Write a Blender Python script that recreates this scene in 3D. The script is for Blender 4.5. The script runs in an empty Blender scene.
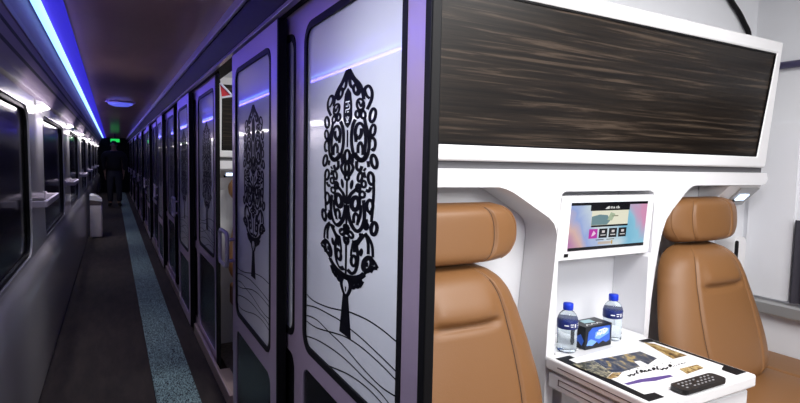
import bpy, bmesh, math, random
from mathutils import Vector, Matrix
from mathutils.geometry import tessellate_polygon
random.seed(7)
S = bpy.context.scene
COL = S.collection
PI = math.pi

# ------------------------------------------------------------------ camera
F = 529.05
CX, CY, CZ = 400.0, 201.5, 1.3
def _n(v): return Vector(v).normalized()
dY = _n((112-CX, -(156-CY), -F))
dX = _n((1375-CX, -(181.5-CY), -F))
dX = (dX - dY*dX.dot(dY)).normalized()
dZ = dX.cross(dY)
ROT = Matrix((dX, dY, dZ))
cam = bpy.data.cameras.new('camera')
cam.sensor_width = 36; cam.lens = F/800*36; cam.clip_start = .02
cam_o = bpy.data.objects.new('camera', cam); COL.objects.link(cam_o)
cam_o.matrix_world = Matrix.Translation((0, 0, CZ)) @ ROT.to_4x4()
S.camera = cam_o
def ray(x, y): return ROT @ Vector((x-CX, -(y-CY), -F))
def pX(x, y, X):
    d = ray(x, y); return Vector((0, 0, CZ)) + d*(X/d.x)
def pY(x, y, Y):
    d = ray(x, y); return Vector((0, 0, CZ)) + d*(Y/d.y)
def pZ(x, y, Z):
    d = ray(x, y); return Vector((0, 0, CZ)) + d*((Z-CZ)/d.z)

# ------------------------------------------------------------------ world, view, lights
S.view_settings.view_transform = 'Standard'
S.view_settings.look = 'None'
S.view_settings.gamma = 1
S.view_settings.exposure = 0.0
S.view_settings.use_curve_mapping = False
w = bpy.data.worlds.new('night'); S.world = w; w.use_nodes = True
w.node_tree.nodes['Background'].inputs[0].default_value = (.012, .012, .02, 1)
w.node_tree.nodes['Background'].inputs[1].default_value = .3
def area(name, loc, sx, sy, power, col, rot=(0, 0, 0), spread=PI):
    l = bpy.data.lights.new(name, 'AREA'); l.shape = 'RECTANGLE'; l.size = sx; l.size_y = sy
    l.energy = power; l.color = col; l.spread = spread
    o = bpy.data.objects.new(name, l); COL.objects.link(o); o.location = loc; o.rotation_euler = rot
    return o
area('compartment_front_fill', (1.15, -.92, 1.75), 1.1, .4, 24, (1, .985, .975), (math.radians(82), 0, 0))  # unseen fill lamp, added to lift the niches and alcove from the front
area('compartment_ceiling_light', (1.28, .25, 2.07), 1.2, .7, 37, (1, .985, .975))
area('next_compartment_ceiling_light', (1.5, 2.6, 2.07), 1.2, .6, 24, (1, .985, .97))
area('near_partition_fill', (-.10, 1.05, 1.885), .10, .45, 3.3, (.93, .96, 1.0), (0, math.radians(-40), 0), math.radians(88))  # unseen lamp added to brighten the nearest frosted partition, no fixture here
area('led_strip_glow', (-.262, 9.0, 1.898), .02, 21, 26, (.10, .08, 1.0), (0, math.radians(-140), 0))
area('led_strip_side', (-.262, 9.0, 1.90), .02, 21, 13, (.14, .09, 1.0), (0, math.radians(-75), 0))
area('led_strip_cornice', (-.24, 9.0, 1.915), .02, 21, 2.0, (.30, .20, 1.0), (0, math.radians(50), 0))

# ------------------------------------------------------------------ helpers
def tag(o, label=None, cat=None, group=None, kind=None):
    if label: o['label'] = label
    if cat: o['category'] = cat
    if group: o['group'] = group
    if kind: o['kind'] = kind
    return o
def thing(name, loc, label, cat, group=None):
    o = bpy.data.objects.new(name, None); COL.objects.link(o); o.location = loc
    o.empty_display_size = .05
    return tag(o, label, cat, group)
def org(o):
    v = Vector((0, 0, 0))
    while o is not None: v += o.location; o = o.parent
    return v
def obj(name, bm, mat, parent=None, bevel=0, seg=2, smooth=False, sub=0, ang=35):
    bmesh.ops.remove_doubles(bm, verts=bm.verts, dist=1e-6)
    bmesh.ops.recalc_face_normals(bm, faces=bm.faces)
    me = bpy.data.meshes.new(name); bm.to_mesh(me); bm.free()
    me.materials.append(mat)
    o = bpy.data.objects.new(name, me); COL.objects.link(o)
    if smooth or bevel:
        for p in me.polygons: p.use_smooth = True
    if bevel:
        b = o.modifiers.new('bevel', 'BEVEL'); b.width = bevel; b.segments = seg
        b.limit_method = 'ANGLE'; b.angle_limit = math.radians(ang); b.harden_normals = True
    if sub:
        s = o.modifiers.new('sub', 'SUBSURF'); s.levels = sub; s.render_levels = sub
    if parent is not None:
        o.parent = parent; o.location = -org(parent)
    return o
def struct(name, bm, mat, parent=None, **k):
    o = obj(name, bm, mat, parent, **k)
    if parent is None: o['kind'] = 'structure'
    return o
def base(o, loc):
    """move a one-mesh thing's origin to loc without moving its shape"""
    loc = Vector(loc); o.data.transform(Matrix.Translation(-loc)); o.location = loc; return o
def copy_tree(o, parent=None):
    c = o.copy(); COL.objects.link(c)
    if parent is not None: c.parent = parent
    for ch in list(o.children): copy_tree(ch, c)
    return c
def dup(o, off, label=None):
    c = copy_tree(o); c.location = o.location + Vector(off)
    if label: c['label'] = label
    return c
def nb(): return bmesh.new()
def box(bm, x0, x1, y0, y1, z0, z1):
    v = [bm.verts.new((x, y, z)) for x in (x0, x1) for y in (y0, y1) for z in (z0, z1)]
    for f in ((0, 1, 3, 2), (4, 6, 7, 5), (0, 4, 5, 1), (2, 3, 7, 6), (0, 2, 6, 4), (1, 5, 7, 3)):
        bm.faces.new([v[i] for i in f])
    return bm
def prism(bm, pts, ext):
    """closed polygon of 3D points swept by vector ext"""
    ext = Vector(ext)
    a = [bm.verts.new(Vector(p)) for p in pts]; b = [bm.verts.new(Vector(p)+ext) for p in pts]
    n = len(a)
    for i in range(n): bm.faces.new((a[i], a[(i+1) % n], b[(i+1) % n], b[i]))
    tri = tessellate_polygon([[Vector(p) for p in pts]])
    for t in tri:
        try: bm.faces.new([a[i] for i in t]); bm.faces.new([b[i] for i in reversed(t)])
        except ValueError: pass
    return bm
def plate(bm, loops, m, ext):
    """outer loop plus holes given in 2D, mapped to 3D by m(a, b), thickened by ext"""
    ext = Vector(ext)
    L = [[m(*p) for p in lp] for lp in loops]
    flat = [p for lp in L for p in lp]
    a = [bm.verts.new(p) for p in flat]; b = [bm.verts.new(p+ext) for p in flat]
    for t in tessellate_polygon(L):
        bm.faces.new([a[i] for i in t]); bm.faces.new([b[i] for i in reversed(t)])
    k = 0
    for lp in L:
        n = len(lp)
        for i in range(n):
            p, q = k+i, k+(i+1) % n
            bm.faces.new((a[p], a[q], b[q], b[p]))
        k += n
    return bm
def rrect(a0, a1, b0, b1, r, n=6):
    out = []
    for (ca, cb, t0) in ((a1-r, b1-r, 0), (a0+r, b1-r, 90), (a0+r, b0+r, 180), (a1-r, b0+r, 270)):
        for i in range(n+1):
            t = math.radians(t0+90*i/n); out.append((ca+r*math.cos(t), cb+r*math.sin(t)))
    return out
def mYZ(X): return lambda a, b: Vector((X, a, b))
def mXZ(Y): return lambda a, b: Vector((a, Y, b))
def mXY(Z): return lambda a, b: Vector((a, b, Z))
def tube(bm, pts, r, n=8, closed=False):
    pts = [Vector(p) for p in pts]; rings = []
    N = len(pts); up = None
    for i, p in enumerate(pts):
        if closed: d = pts[(i+1) % N]-pts[i-1]
        else: d = pts[min(i+1, N-1)]-pts[max(i-1, 0)]
        d.normalize()
        if up is None: up = d.orthogonal().normalized()
        up = (up - d*up.dot(d)).normalized(); s = d.cross(up)
        rr = r[i] if isinstance(r, (list, tuple)) else r
        rings.append([bm.verts.new(p+(up*math.cos(2*PI*k/n)+s*math.sin(2*PI*k/n))*rr) for k in range(n)])
    for i in range(N if closed else N-1):
        A, B = rings[i], rings[(i+1) % N]
        for k in range(n): bm.faces.new((A[k], A[(k+1) % n], B[(k+1) % n], B[k]))
    if not closed:
        bm.faces.new(list(reversed(rings[0]))); bm.faces.new(rings[-1])
    return bm
def lathe(bm, prof, c, n=20):
    rings = []
    for (r, z) in prof:
        rings.append([bm.verts.new((c[0]+r*math.cos(2*PI*k/n), c[1]+r*math.sin(2*PI*k/n), c[2]+z)) for k in range(n)])
    for A, B in zip(rings, rings[1:]):
        for k in range(n): bm.faces.new((A[k], A[(k+1) % n], B[(k+1) % n], B[k]))
    if prof[0][0] > 1e-5: bm.faces.new(list(reversed(rings[0])))
    if prof[-1][0] > 1e-5: bm.faces.new(rings[-1])
    return bm
def smoothline(pts, n=5, closed=False):
    """Catmull-Rom through 2D or 3D points"""
    P = [Vector(p) for p in pts]; out = []; N = len(P)
    rng = range(N) if closed else range(N-1)
    for i in rng:
        if closed: p0, p1, p2, p3 = P[i-1], P[i], P[(i+1) % N], P[(i+2) % N]
        else: p0, p1, p2, p3 = P[max(i-1, 0)], P[i], P[i+1], P[min(i+2, N-1)]
        for k in range(n):
            t = k/n
            out.append(.5*((2*p1)+(p2-p0)*t+(2*p0-5*p1+4*p2-p3)*t*t+(3*p1-p0-3*p2+p3)*t**3))
    if not closed: out.append(P[-1])
    return out

# ------------------------------------------------------------------ materials
def mat(name, col, rough=.5, metal=0, coat=0, emit=None, es=0, spec=.5, trans=0, ior=1.45, bump=None, coatr=.05):
    m = bpy.data.materials.new(name); m.use_nodes = True
    b = m.node_tree.nodes['Principled BSDF']
    b.inputs['Base Color'].default_value = (*col, 1); b.inputs['Roughness'].default_value = rough
    b.inputs['Metallic'].default_value = metal; b.inputs['Coat Weight'].default_value = coat
    b.inputs['Coat Roughness'].default_value = coatr
    b.inputs['Specular IOR Level'].default_value = spec
    b.inputs['Transmission Weight'].default_value = trans; b.inputs['IOR'].default_value = ior
    if emit: b.inputs['Emission Color'].default_value = (*emit, 1); b.inputs['Emission Strength'].default_value = es
    if bump:
        nt = m.node_tree; tc = nt.nodes.new('ShaderNodeTexCoord'); nz = nt.nodes.new('ShaderNodeTexNoise')
        nz.inputs['Scale'].default_value = bump[0]; nz.inputs['Detail'].default_value = 3
        bp = nt.nodes.new('ShaderNodeBump'); bp.inputs['Strength'].default_value = bump[1]; bp.inputs['Distance'].default_value = .002
        nt.links.new(tc.outputs['Object'], nz.inputs['Vector']); nt.links.new(nz.outputs['Fac'], bp.inputs['Height'])
        nt.links.new(bp.outputs['Normal'], b.inputs['Normal'])
    return m
def noisemat(name, cols, scale, rough=.5, detail=6, coat=0, dist=0, rotz=0, coatr=.05, spec=.5, nscale=1):
    """base colour from a stretched noise ramp: cols = [(pos, rgb), ...]; scale = (x, y, z)"""
    m = mat(name, (.5, .5, .5), rough, coat=coat, coatr=coatr, spec=spec); nt = m.node_tree; b = nt.nodes['Principled BSDF']
    tc = nt.nodes.new('ShaderNodeTexCoord'); mp = nt.nodes.new('ShaderNodeMapping')
    mp.inputs['Scale'].default_value = scale; mp.inputs['Rotation'].default_value = (0, rotz, 0)
    nz = nt.nodes.new('ShaderNodeTexNoise'); nz.inputs['Scale'].default_value = nscale
    nz.inputs['Detail'].default_value = detail; nz.inputs['Roughness'].default_value = .65; nz.inputs['Distortion'].default_value = dist
    cr = nt.nodes.new('ShaderNodeValToRGB'); e = cr.color_ramp.elements
    while len(e) < len(cols): e.new(.5)
    for i, (p, c) in enumerate(cols): e[i].position = p; e[i].color = (*c, 1)
    nt.links.new(tc.outputs['Object'], mp.inputs[0]); nt.links.new(mp.outputs[0], nz.inputs['Vector'])
    nt.links.new(nz.outputs['Fac'], cr.inputs[0]); nt.links.new(cr.outputs[0], b.inputs['Base Color'])
    return m
M = {}
M['white'] = mat('white_moulding', (.80, .80, .82), .38)
M['white_gloss'] = mat('white_gloss', (.84, .84, .85), .25, coat=.3)
M['wallwhite'] = mat('wall_white', (.74, .75, .78), .5)
M['grey'] = mat('grey_metal', (.42, .42, .42), .4, metal=.5)
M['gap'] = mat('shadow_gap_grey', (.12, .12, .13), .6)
M['black'] = mat('black_rubber', (.003, .003, .004), .5, spec=.2)
M['black_gloss'] = mat('black_gloss', (.005, .005, .006), .25, spec=.25)
M['ink'] = mat('black_ink', (.003, .003, .006), .5, spec=.1)
M['frame'] = mat('anodised_frame', (.58, .46, .62), .34, metal=.65)
M['trim'] = mat('bright_trim', (.75, .70, .80), .28, metal=.8)
M['rail'] = mat('rail_grey', (.40, .36, .45), .35, metal=.2)
M['lwall'] = mat('corridor_wall', (.42, .41, .44), .30, coat=.9, coatr=.10)
M['upper'] = mat('cornice_panel', (.17, .13, .20), .45)
M['groove'] = mat('groove', (.01, .01, .015), .6)
M['glass_frost'] = mat('frosted_glass', (.66, .68, .72), .30, coat=1.0, coatr=.035)
M['glass_frost'].node_tree.nodes['Principled BSDF'].inputs['Coat IOR'].default_value = 1.85
M['window'] = mat('night_window', (.002, .0018, .002), .12, spec=.10)
M['ceil'] = noisemat('ceiling_lacquer', [(.3, (.36, .22, .16)), (.6, (.48, .30, .22))], (3, 1, 1), .32, coat=.35, coatr=.12)
M['fascia'] = mat('fascia', (.006, .005, .007), .55, spec=.2)
M['leather'] = mat('tan_leather', (.225, .105, .038), .45, bump=(260, .12))
M['leather_dark'] = mat('tan_leather_seam', (.045, .018, .006), .7)
M['wood'] = noisemat('dark_striped_wood', [(.30, (.003, .002, .0015)), (.44, (.008, .0055, .004)), (.54, (.016, .011, .0075)), (.64, (.065, .046, .032)), (.78, (.009, .006, .0045))],
                     (1.8, 5, 70), .36, detail=9, dist=.6, rotz=-.02, spec=.28)
M['floor'] = noisemat('dark_carpet', [(.35, (.010, .007, .007)), (.65, (.026, .017, .016))], (6, 1.2, 6), .9, nscale=3)
M['cfloor'] = noisemat('compartment_carpet', [(.35, (.10, .085, .08)), (.65, (.16, .14, .13))], (40, 40, 40), .9)
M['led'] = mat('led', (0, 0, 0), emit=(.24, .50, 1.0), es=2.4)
M['ceiling_glow_blue'] = mat('ceiling_glow_blue', (0, 0, 0), emit=(.035, .025, .75), es=.75)  # blue glow on the ceiling, put in as emission
M['lamp'] = mat('lamp_lit', (.8, .8, .8), emit=(1, .95, .95), es=3.5)
M['lamp_cool'] = mat('lamp_cool', (.8, .8, .9), emit=(.55, .72, 1), es=3)
M['exit'] = mat('exit_green', (0, .2, .05), emit=(.02, .8, .12), es=.8)
M['blue_cap'] = mat('blue_cap', (.01, .045, .62), .3)
M['label_blue'] = mat('label_blue', (.012, .025, .16), .35)
M['paper'] = mat('paper', (.85, .85, .85), .5)
M['print_white'] = mat('print_white', (.8, .82, .85), .5)
M['water'] = mat('clear_bottle', (.86, .95, 1.0), .04, trans=.97, ior=1.16)
M['red'] = mat('sign_red', (.6, .03, .04), .4)
M['purple'] = mat('print_purple', (.09, .05, .22), .5)
M['brass'] = mat('pale_threshold', (.62, .48, .47), .3, metal=.7)
M['skin'] = mat('skin', (.20, .12, .085), .55)
M['cloth_black'] = mat('cloth_black', (.008, .008, .009), .85)
M['jeans'] = mat('jeans', (.025, .027, .04), .85)
M['hair'] = mat('hair', (.012, .01, .009), .6)
M['remote'] = mat('remote_black', (.012, .012, .013), .4)
M['bin'] = mat('bin_white', (.86, .80, .74), .4)
# teal speckled runner
def runner():
    m = mat('runner', (.1, .2, .22), .9); nt = m.node_tree; b = nt.nodes['Principled BSDF']
    tc = nt.nodes.new('ShaderNodeTexCoord')
    vo = nt.nodes.new('ShaderNodeTexVoronoi'); vo.feature = 'DISTANCE_TO_EDGE'; vo.inputs['Scale'].default_value = 34
    nz = nt.nodes.new('ShaderNodeTexNoise'); nz.inputs['Scale'].default_value = 25
    mx = nt.nodes.new('ShaderNodeMixRGB'); mx.inputs[0].default_value = .12
    nt.links.new(tc.outputs['Object'], mx.inputs[1]); nt.links.new(nz.outputs['Color'], mx.inputs[2])
    nt.links.new(mx.outputs[0], vo.inputs['Vector'])
    cr = nt.nodes.new('ShaderNodeValToRGB'); e = cr.color_ramp.elements
    e[0].position = .05; e[0].color = (.22, .34, .36, 1); e[1].position = .16; e[1].color = (.008, .012, .022, 1)
    nt.links.new(vo.outputs['Distance'], cr.inputs[0]); nt.links.new(cr.outputs[0], b.inputs['Base Color'])
    return m
M['runner'] = runner()

# ================================================================== corridor shell
YE, YB = 21.5, -1.6          # far end, back end
CEIL = 1.935
struct('floor', box(nb(), -.40, 2.62, YB, YE, -.05, 0), M['floor'])
runner_o = tag(base(obj('carpet_runner', box(nb(), .185, .395, YB+.1, YE-.1, 0, .006), M['runner']), (.265, 0, 0)),
               'teal speckled carpet strip running down the dark corridor floor', 'carpet strip')
bm = nb(); box(bm, -.287, .455, YB, YE, CEIL, CEIL+.05)
struct('ceiling', bm, M['ceil'])
struct('wall_far', box(nb(), -.55, .75, YE, YE+.05, 0, 2.1), M['fascia'])
struct('wall_back', box(nb(), -.55, .54, YB-.05, YB, 0, 2.1), M['fascia'])

# ---- left wall: plate with window holes, sloping lower panel, cornice
P = 2.6
wins = [(-3.35+P, -1.65+P)] + [(1.85+P*k, 3.76+P*k-.13*(k > 0)) for k in range(8) if 3.62+P*k < YE]
XW = -.42
bm = nb()
holes = [rrect(a, b, .715, 1.575, .13, 8) for a, b in wins]
plate(bm, [[(YB, .66), (YE, .66), (YE, 1.66), (YB, 1.66)]] + holes, mYZ(XW), (-.02, 0, 0))
struct('wall_left', bm, M['lwall'], bevel=.018, seg=3)
pc = smoothline([(-.421, .70), (-.412, .675), (-.394, .645), (-.378, .60), (-.364, .50), (-.357, .30), (-.360, .10), (-.364, 0)], 4)
prof = [(-.47, .70)]+[(p[0], p[1]) for p in pc]+[(-.47, 0)]
struct('wall_left_lower', prism(nb(), [(x, YB, z) for x, z in prof], (0, YE-YB, 0)), M['lwall'], smooth=True)
lwm = S.objects['wall_left_lower'].data
lwm.shade_smooth()
lwm.set_sharp_from_angle(angle=math.radians(30))
for i, (a, b) in enumerate(wins):
    g = struct('window_%d' % (i+1), plate(nb(), [rrect(a-.01, b+.01, .705, 1.585, .13, 8)], mYZ(-.446), (-.012, 0, 0)), M['window'])
    struct('window_gasket', plate(nb(), [rrect(a-.006, b+.006, .709, 1.581, .13, 8), rrect(a+.02, b-.02, .735, 1.555, .11, 8)], mYZ(-.430), (-.014, 0, 0)), M['black'], g)
# cornice above windows
prof = [(-.43, 1.64), (-.405, 1.665), (-.395, 1.70), (-.335, 1.835), (-.33, 1.838), (-.325, 1.858), (-.288, 1.958), (-.288, 2.02), (-.47, 2.02), (-.47, 1.64)]
struct('trim_1', prism(nb(), [(x, YB, z) for x, z in prof], (0, YE-YB, 0)), M['upper'])
bm = nb()
for (xa, za, xb, zb) in ((-.374, 1.748, -.368, 1.7615), (-.352, 1.797, -.347, 1.8085)):
    prism(bm, [(xa+.001, YB, za), (xb+.001, YB, zb), (xb-.004, YB, zb), (xa-.004, YB, za)], (0, YE-YB, 0))
struct('trim_2', bm, M['groove'])
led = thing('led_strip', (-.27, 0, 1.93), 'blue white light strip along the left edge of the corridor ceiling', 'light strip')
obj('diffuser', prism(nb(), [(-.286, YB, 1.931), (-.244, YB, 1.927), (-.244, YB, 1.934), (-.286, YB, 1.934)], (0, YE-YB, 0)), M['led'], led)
obj('ceiling_glow_band', prism(nb(), [(-.2435, YB, 1.927), (-.165, YB, 1.932), (-.165, YB, 1.934), (-.2435, YB, 1.934)], (0, YE-YB, 0)), M['ceiling_glow_blue'], led)  # emissive band standing in for the strip's blue glow on the ceiling

# ---- lamps over the windows
def make_wall_lamp(y):
    t = thing('wall_lamp', (-.40, y, 1.58), '', 'wall lamp', 'lamps above the corridor windows')
    prof = [(-.418, 1.645), (-.378, 1.632), (-.372, 1.622), (-.418, 1.608)]
    obj('housing', prism(nb(), [(x, y, z) for x, z in prof], (0, .42, 0)), M['white_gloss'], t, bevel=.004)
    prof = [(-.417, 1.6065), (-.374, 1.6200), (-.377, 1.613), (-.417, 1.600)]
    obj('diffuser', prism(nb(), [(x, y+.03, z) for x, z in prof], (0, .36, 0)), M['lamp'], t)
    return t
wl_labels = ['lit white wall lamp above the second corridor window from the viewer', 'lit white wall lamp above the third corridor window from the viewer']
wl = None
for k in range(-1, 7):
    y = 4.05+P*k
    if wl is None:
        wl = make_wall_lamp(y); o = wl
        # lamp y of first; others copied
    else:
        o = dup(wl, (0, P*(k+1), 0))
    names = {-1: 'lit white lamp above the nearest corridor window, cut by the left edge of the photo',
             0: 'lit white lamp above the second corridor window', 1: 'lit white lamp above the third corridor window',
             2: 'lit white lamp above the fourth corridor window', 3: 'lit white lamp above the fifth corridor window',
             4: 'lit white lamp above the sixth corridor window', 5: 'lit white lamp above the seventh corridor window',
             6: 'farthest lit white lamp along the row above the corridor windows'}
    o['label'] = names[k]
    area('wall_lamp_light', (-.375, y+.22, 1.59), .05, .36, 3.0 if k < 2 else 3.4 if k == 2 else 1.5, (1, .93, .93), (0, math.radians(-2), 0), math.radians(110))
    area('wall_lamp_wash', (-.305, y+.1, 1.625), .03, 1.6, 2.6 if k < 3 else 1.5, (1, .92, .95), (0, math.radians(78), 0))
# ---- grab rails round the pillars
def make_rail(y):
    t = thing('grab_rail', (-.42, y, 1.01), '', 'grab rail', 'grab rails on the pillars between the corridor windows')
    bm = nb()
    plate(bm, [[(-.4195, y), (-.345, y), (-.335, y+.012), (-.335, y+.80), (-.345, y+.812), (-.4195, y+.812), (-.4195, y+.79), (-.353, y+.79), (-.353, y+.022), (-.4195, y+.022)]], mXY(.995), (0, 0, .036))
    obj('bar', bm, M['rail'], t, bevel=.004)
    for yy in (y+.011, y+.801):
        obj('mount', box(nb(), -.4195, -.408, yy-.018, yy+.018, .983, 1.043), M['rail'], t, bevel=.003)
    return t
rl = make_rail(3.66)
rl['label'] = 'purple grey grab rail on the nearest pillar between corridor windows'
for k, nm in ((1, 'second'), (2, 'third'), (3, 'fourth'), (4, 'fifth'), (5, 'sixth')):
    dup(rl, (0, P*k, 0), 'purple grey grab rail on the %s pillar down the window side' % nm)

# ---- right side: header, fascia and trims
struct('wall_right_header', box(nb(), .50, .60, YB, YE, 1.79, 2.02), M['fascia'])
struct('trim_3', prism(nb(), [(.462, YB, 1.905), (.505, YB, 1.80), (.505, YB, 1.95), (.462, YB, 1.95)], (0, YE-YB, 0)), M['fascia'])
bm = nb(); prism(bm, [(.445, YB, 1.893), (.460, YB, 1.893), (.462, YB, 1.905), (.455, YB, 1.94), (.445, YB, 1.94)], (0, YE-YB, 0))
struct('trim_4', bm, M['trim'], bevel=.003)
bm = nb(); prism(bm, [(.492, YB, 1.784), (.515, YB, 1.784), (.515, YB, 1.805), (.498, YB, 1.805)], (0, YE-YB, 0))
struct('trim_5', bm, M['trim'], bevel=.003)

# ================================================================== tree motif (traced on plane X=.54)
def ribbon(bm, pts, width, m):
    """flat strip along 2D pts with tapered ends; m maps (a, b) to 3D"""
    P2 = smoothline([(p[0], p[1]) for p in pts], 5) if len(pts) > 2 else [Vector(p) for p in pts]
    n = len(P2); L, Rr = [], []
    for i, p in enumerate(P2):
        d = P2[min(i+1, n-1)]-P2[max(i-1, 0)]
        if d.length < 1e-9: d = Vector((1, 0))
        d.normalize(); nn = Vector((-d.y, d.x)); ww = width/2
        L.append(bm.verts.new(m(*(p+nn*ww)))); Rr.append(bm.verts.new(m(*(p-nn*ww))))
    for i in range(n-1): bm.faces.new((L[i], L[i+1], Rr[i+1], Rr[i]))
def fillpoly(bm, pts, m, smooth=True):
    P2 = smoothline(pts, 4, True) if smooth else [Vector(p) for p in pts]
    vs = [bm.verts.new(m(p[0], p[1])) for p in P2]
    for t in tessellate_polygon([[Vector((p[0], p[1], 0)) for p in P2]]):
        try: bm.faces.new([vs[i] for i in t])
        except ValueError: pass
def oval(cx, cy, rx, ry, tilt=0, n=14):
    t = math.radians(tilt)
    return [(cx+rx*math.cos(a)*math.cos(t)-ry*math.sin(a)*math.sin(t), cy+rx*math.cos(a)*math.sin(t)+ry*math.sin(a)*math.cos(t))
            for a in [2*PI*i/n for i in range(n+1)]]
STROKES = [  # right half of the tree, photo pixels on the near pane: (width px, points)
 (2.6, [(349.3, 68), (354, 77), (359.5, 83.5), (362, 91), (363, 99)]), (2.4, [(349.3, 68), (349.5, 78), (350.3, 85), (354, 88)]),
 (1.8, [(350, 76), (353, 79), (356, 84)]), (2.2, oval(356, 89, 3, 5, -10)), (2.0, [(356, 84), (357.5, 89), (356, 93)]),
 (2.3, [(364, 90), (365.5, 86.5), (369, 85.5), (371.5, 91), (371, 98), (369, 103), (366, 109)]), (2.2, [(364, 89), (366, 95), (369, 98)]),
 (2.2, oval(371.5, 115, 2.8, 6.8, 12)), (2.0, oval(371.5, 130, 2.4, 5.5, 10)), (1.6, [(369, 134), (366.5, 138)]),
 (1.9, oval(359.5, 104, 3.6, 5.5)), (1.6, [(358, 101), (360, 106), (362, 102)]), (1.9, oval(356.3, 114, 2, 3.4)), (1.9, oval(362, 114.5, 2.3, 3.6)), (2.0, [(356, 109), (359.5, 111), (363, 109)]),
 (2.4, [(354, 119), (351.3, 126), (350, 136), (350.3, 146), (352.5, 155), (357.5, 160.5), (362.5, 160), (366, 154), (367.5, 145), (367, 135), (364.5, 125), (363, 117)]),
 (3.4, [(352.5, 153), (357, 159), (362, 159), (366, 153)]),
 (2.3, [(354.5, 142), (353.8, 132), (356, 124.5), (360, 123.5), (363.3, 130), (364, 142), (362.5, 155)]),
 (2.6, [(360, 128), (359.7, 134), (356.5, 139)]), (1.8, [(355.5, 140), (355, 134)]),
 (2.2, [(356.3, 153), (356.5, 146), (359, 142.5), (361, 147), (361, 155)]),
 (2.2, [(369, 138), (372.5, 138.5), (373.7, 144), (372, 150), (369.7, 148.5)]), (1.4, [(368.6, 142), (369.5, 134)]),
 (2.4, oval(372.2, 161.5, 2.8, 6.5, -10)), (2.2, [(366, 161), (366.8, 167)]),
 (2.4, [(355, 161), (354.8, 168), (358, 170.5), (360, 166)]), (1.6, [(361.5, 171), (364, 168)]),
 (1.8, oval(345.8, 156, 2.6, 6, 0)), (2.2, [(348, 154), (350.7, 157), (350.4, 163)]), (2.2, [(347, 160), (351, 166), (350.3, 171), (346, 177)]),
 (1.8, oval(345.4, 168, 2.0, 5)), (1.6, oval(345.2, 177, 2, 3)),
 (2.0, oval(358, 177, 2.1, 4.5, 12)), (1.9, oval(361.5, 184, 2.2, 3.2)), (1.9, oval(356, 188, 2, 3.6)), (1.9, oval(359.8, 194.5, 2.6, 3)),
 (2.5, [(345, 204), (348, 195), (353, 190), (357, 187)]),
 (2.2, oval(368.8, 178.5, 2.8, 6, -6)), (2.1, [(371.2, 176), (371.3, 190), (370.3, 204), (368.5, 222)]), (2.4, [(363.5, 190), (366.5, 191), (368.5, 187)]), (2.0, [(362, 172), (363, 178)]),
 (2.3, oval(367.2, 206, 3, 6)), (1.6, [(366, 212), (368, 214), (369, 208)]),
 (3.2, oval(352.8, 203.5, 3.6, 6.2, 6)), (1.8, [(357, 206), (357.5, 199), (360, 197)]),
 (2.7, [(345, 205), (346, 215), (348.5, 224), (353, 230.5), (357.5, 229.5), (361, 222), (361.8, 212), (361, 200)]),
 (2.2, [(351, 223), (351, 216.5), (353, 213.5), (355.8, 217), (354.3, 225)]), (2.2, [(358, 205), (357.8, 214), (355.5, 222)]),
 (2.7, oval(371, 228.5, 2.9, 6, 6)), (2.4, [(363.5, 219), (363.3, 228)]), (2.0, oval(363.2, 226, 1.8, 3)),
 (2.0, oval(344.2, 229.5, 1.8, 4)), (2.0, oval(347.8, 234.5, 2, 3.4, -30)), (1.9, oval(343.8, 240.5, 1.9, 2.8)),
 (2.0, [(362, 233), (366, 238), (369, 246), (369.6, 257)]), (2.2, [(362.5, 233), (365, 243), (365, 254)]), (3.4, [(361, 234), (357, 239), (352, 246)]), (1.8, [(357, 233), (357.7, 237)]),
 (2.4, [(352, 240), (354.3, 250), (354.6, 260), (352.5, 270), (348.5, 273), (344.5, 269)]), (1.6, [(350.5, 240), (348.5, 250), (348, 256)]),
 (2.2, oval(350.6, 260.5, 2.5, 5)), (2.0, [(351.3, 252), (351.5, 245)]),
 (3.6, oval(364.3, 264, 4.0, 6.6, 14)), (2.0, [(368, 258), (371.5, 262.5), (374, 268)]), (2.6, [(374, 268), (369.5, 268), (367, 272)]), (1.8, [(363.8, 262), (363.6, 266.5)]),
 (4.2, [(342.8, 276.5), (350, 278), (357, 276.5), (361, 273.5)]), (2.0, [(361, 273.5), (364, 271)]),
 (2.0, oval(350.8, 284.5, 1.5, 3.2, 15)), (2.0, oval(355, 283.5, 1.5, 3.5, 15)), (2.6, [(348, 281), (354, 281.5), (359, 280)]), (1.6, [(356.5, 287), (360, 281)]),
 (2.6, [(342.5, 275), (346, 280), (347, 287), (345, 293), (342.5, 296)]),
]
FILLS = [oval(349.5, 184.5, 1.7, 4.8, 10)[:-1], oval(358, 252, 2, 4, 8)[:-1]]
AX = [(68, 348.3), (110, 346.6), (160, 345.4), (205, 344.2), (240, 343.4), (296, 342.2)]
def axis_px(y):
    for (y0, x0), (y1, x1) in zip(AX, AX[1:]):
        if y <= y1: return x0+(x1-x0)*(y-y0)/(y1-y0)
    return AX[-1][1]
YAX = pX(345, 180, .54).y
PXM = .00315          # metres per traced pixel along z near the motif
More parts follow.
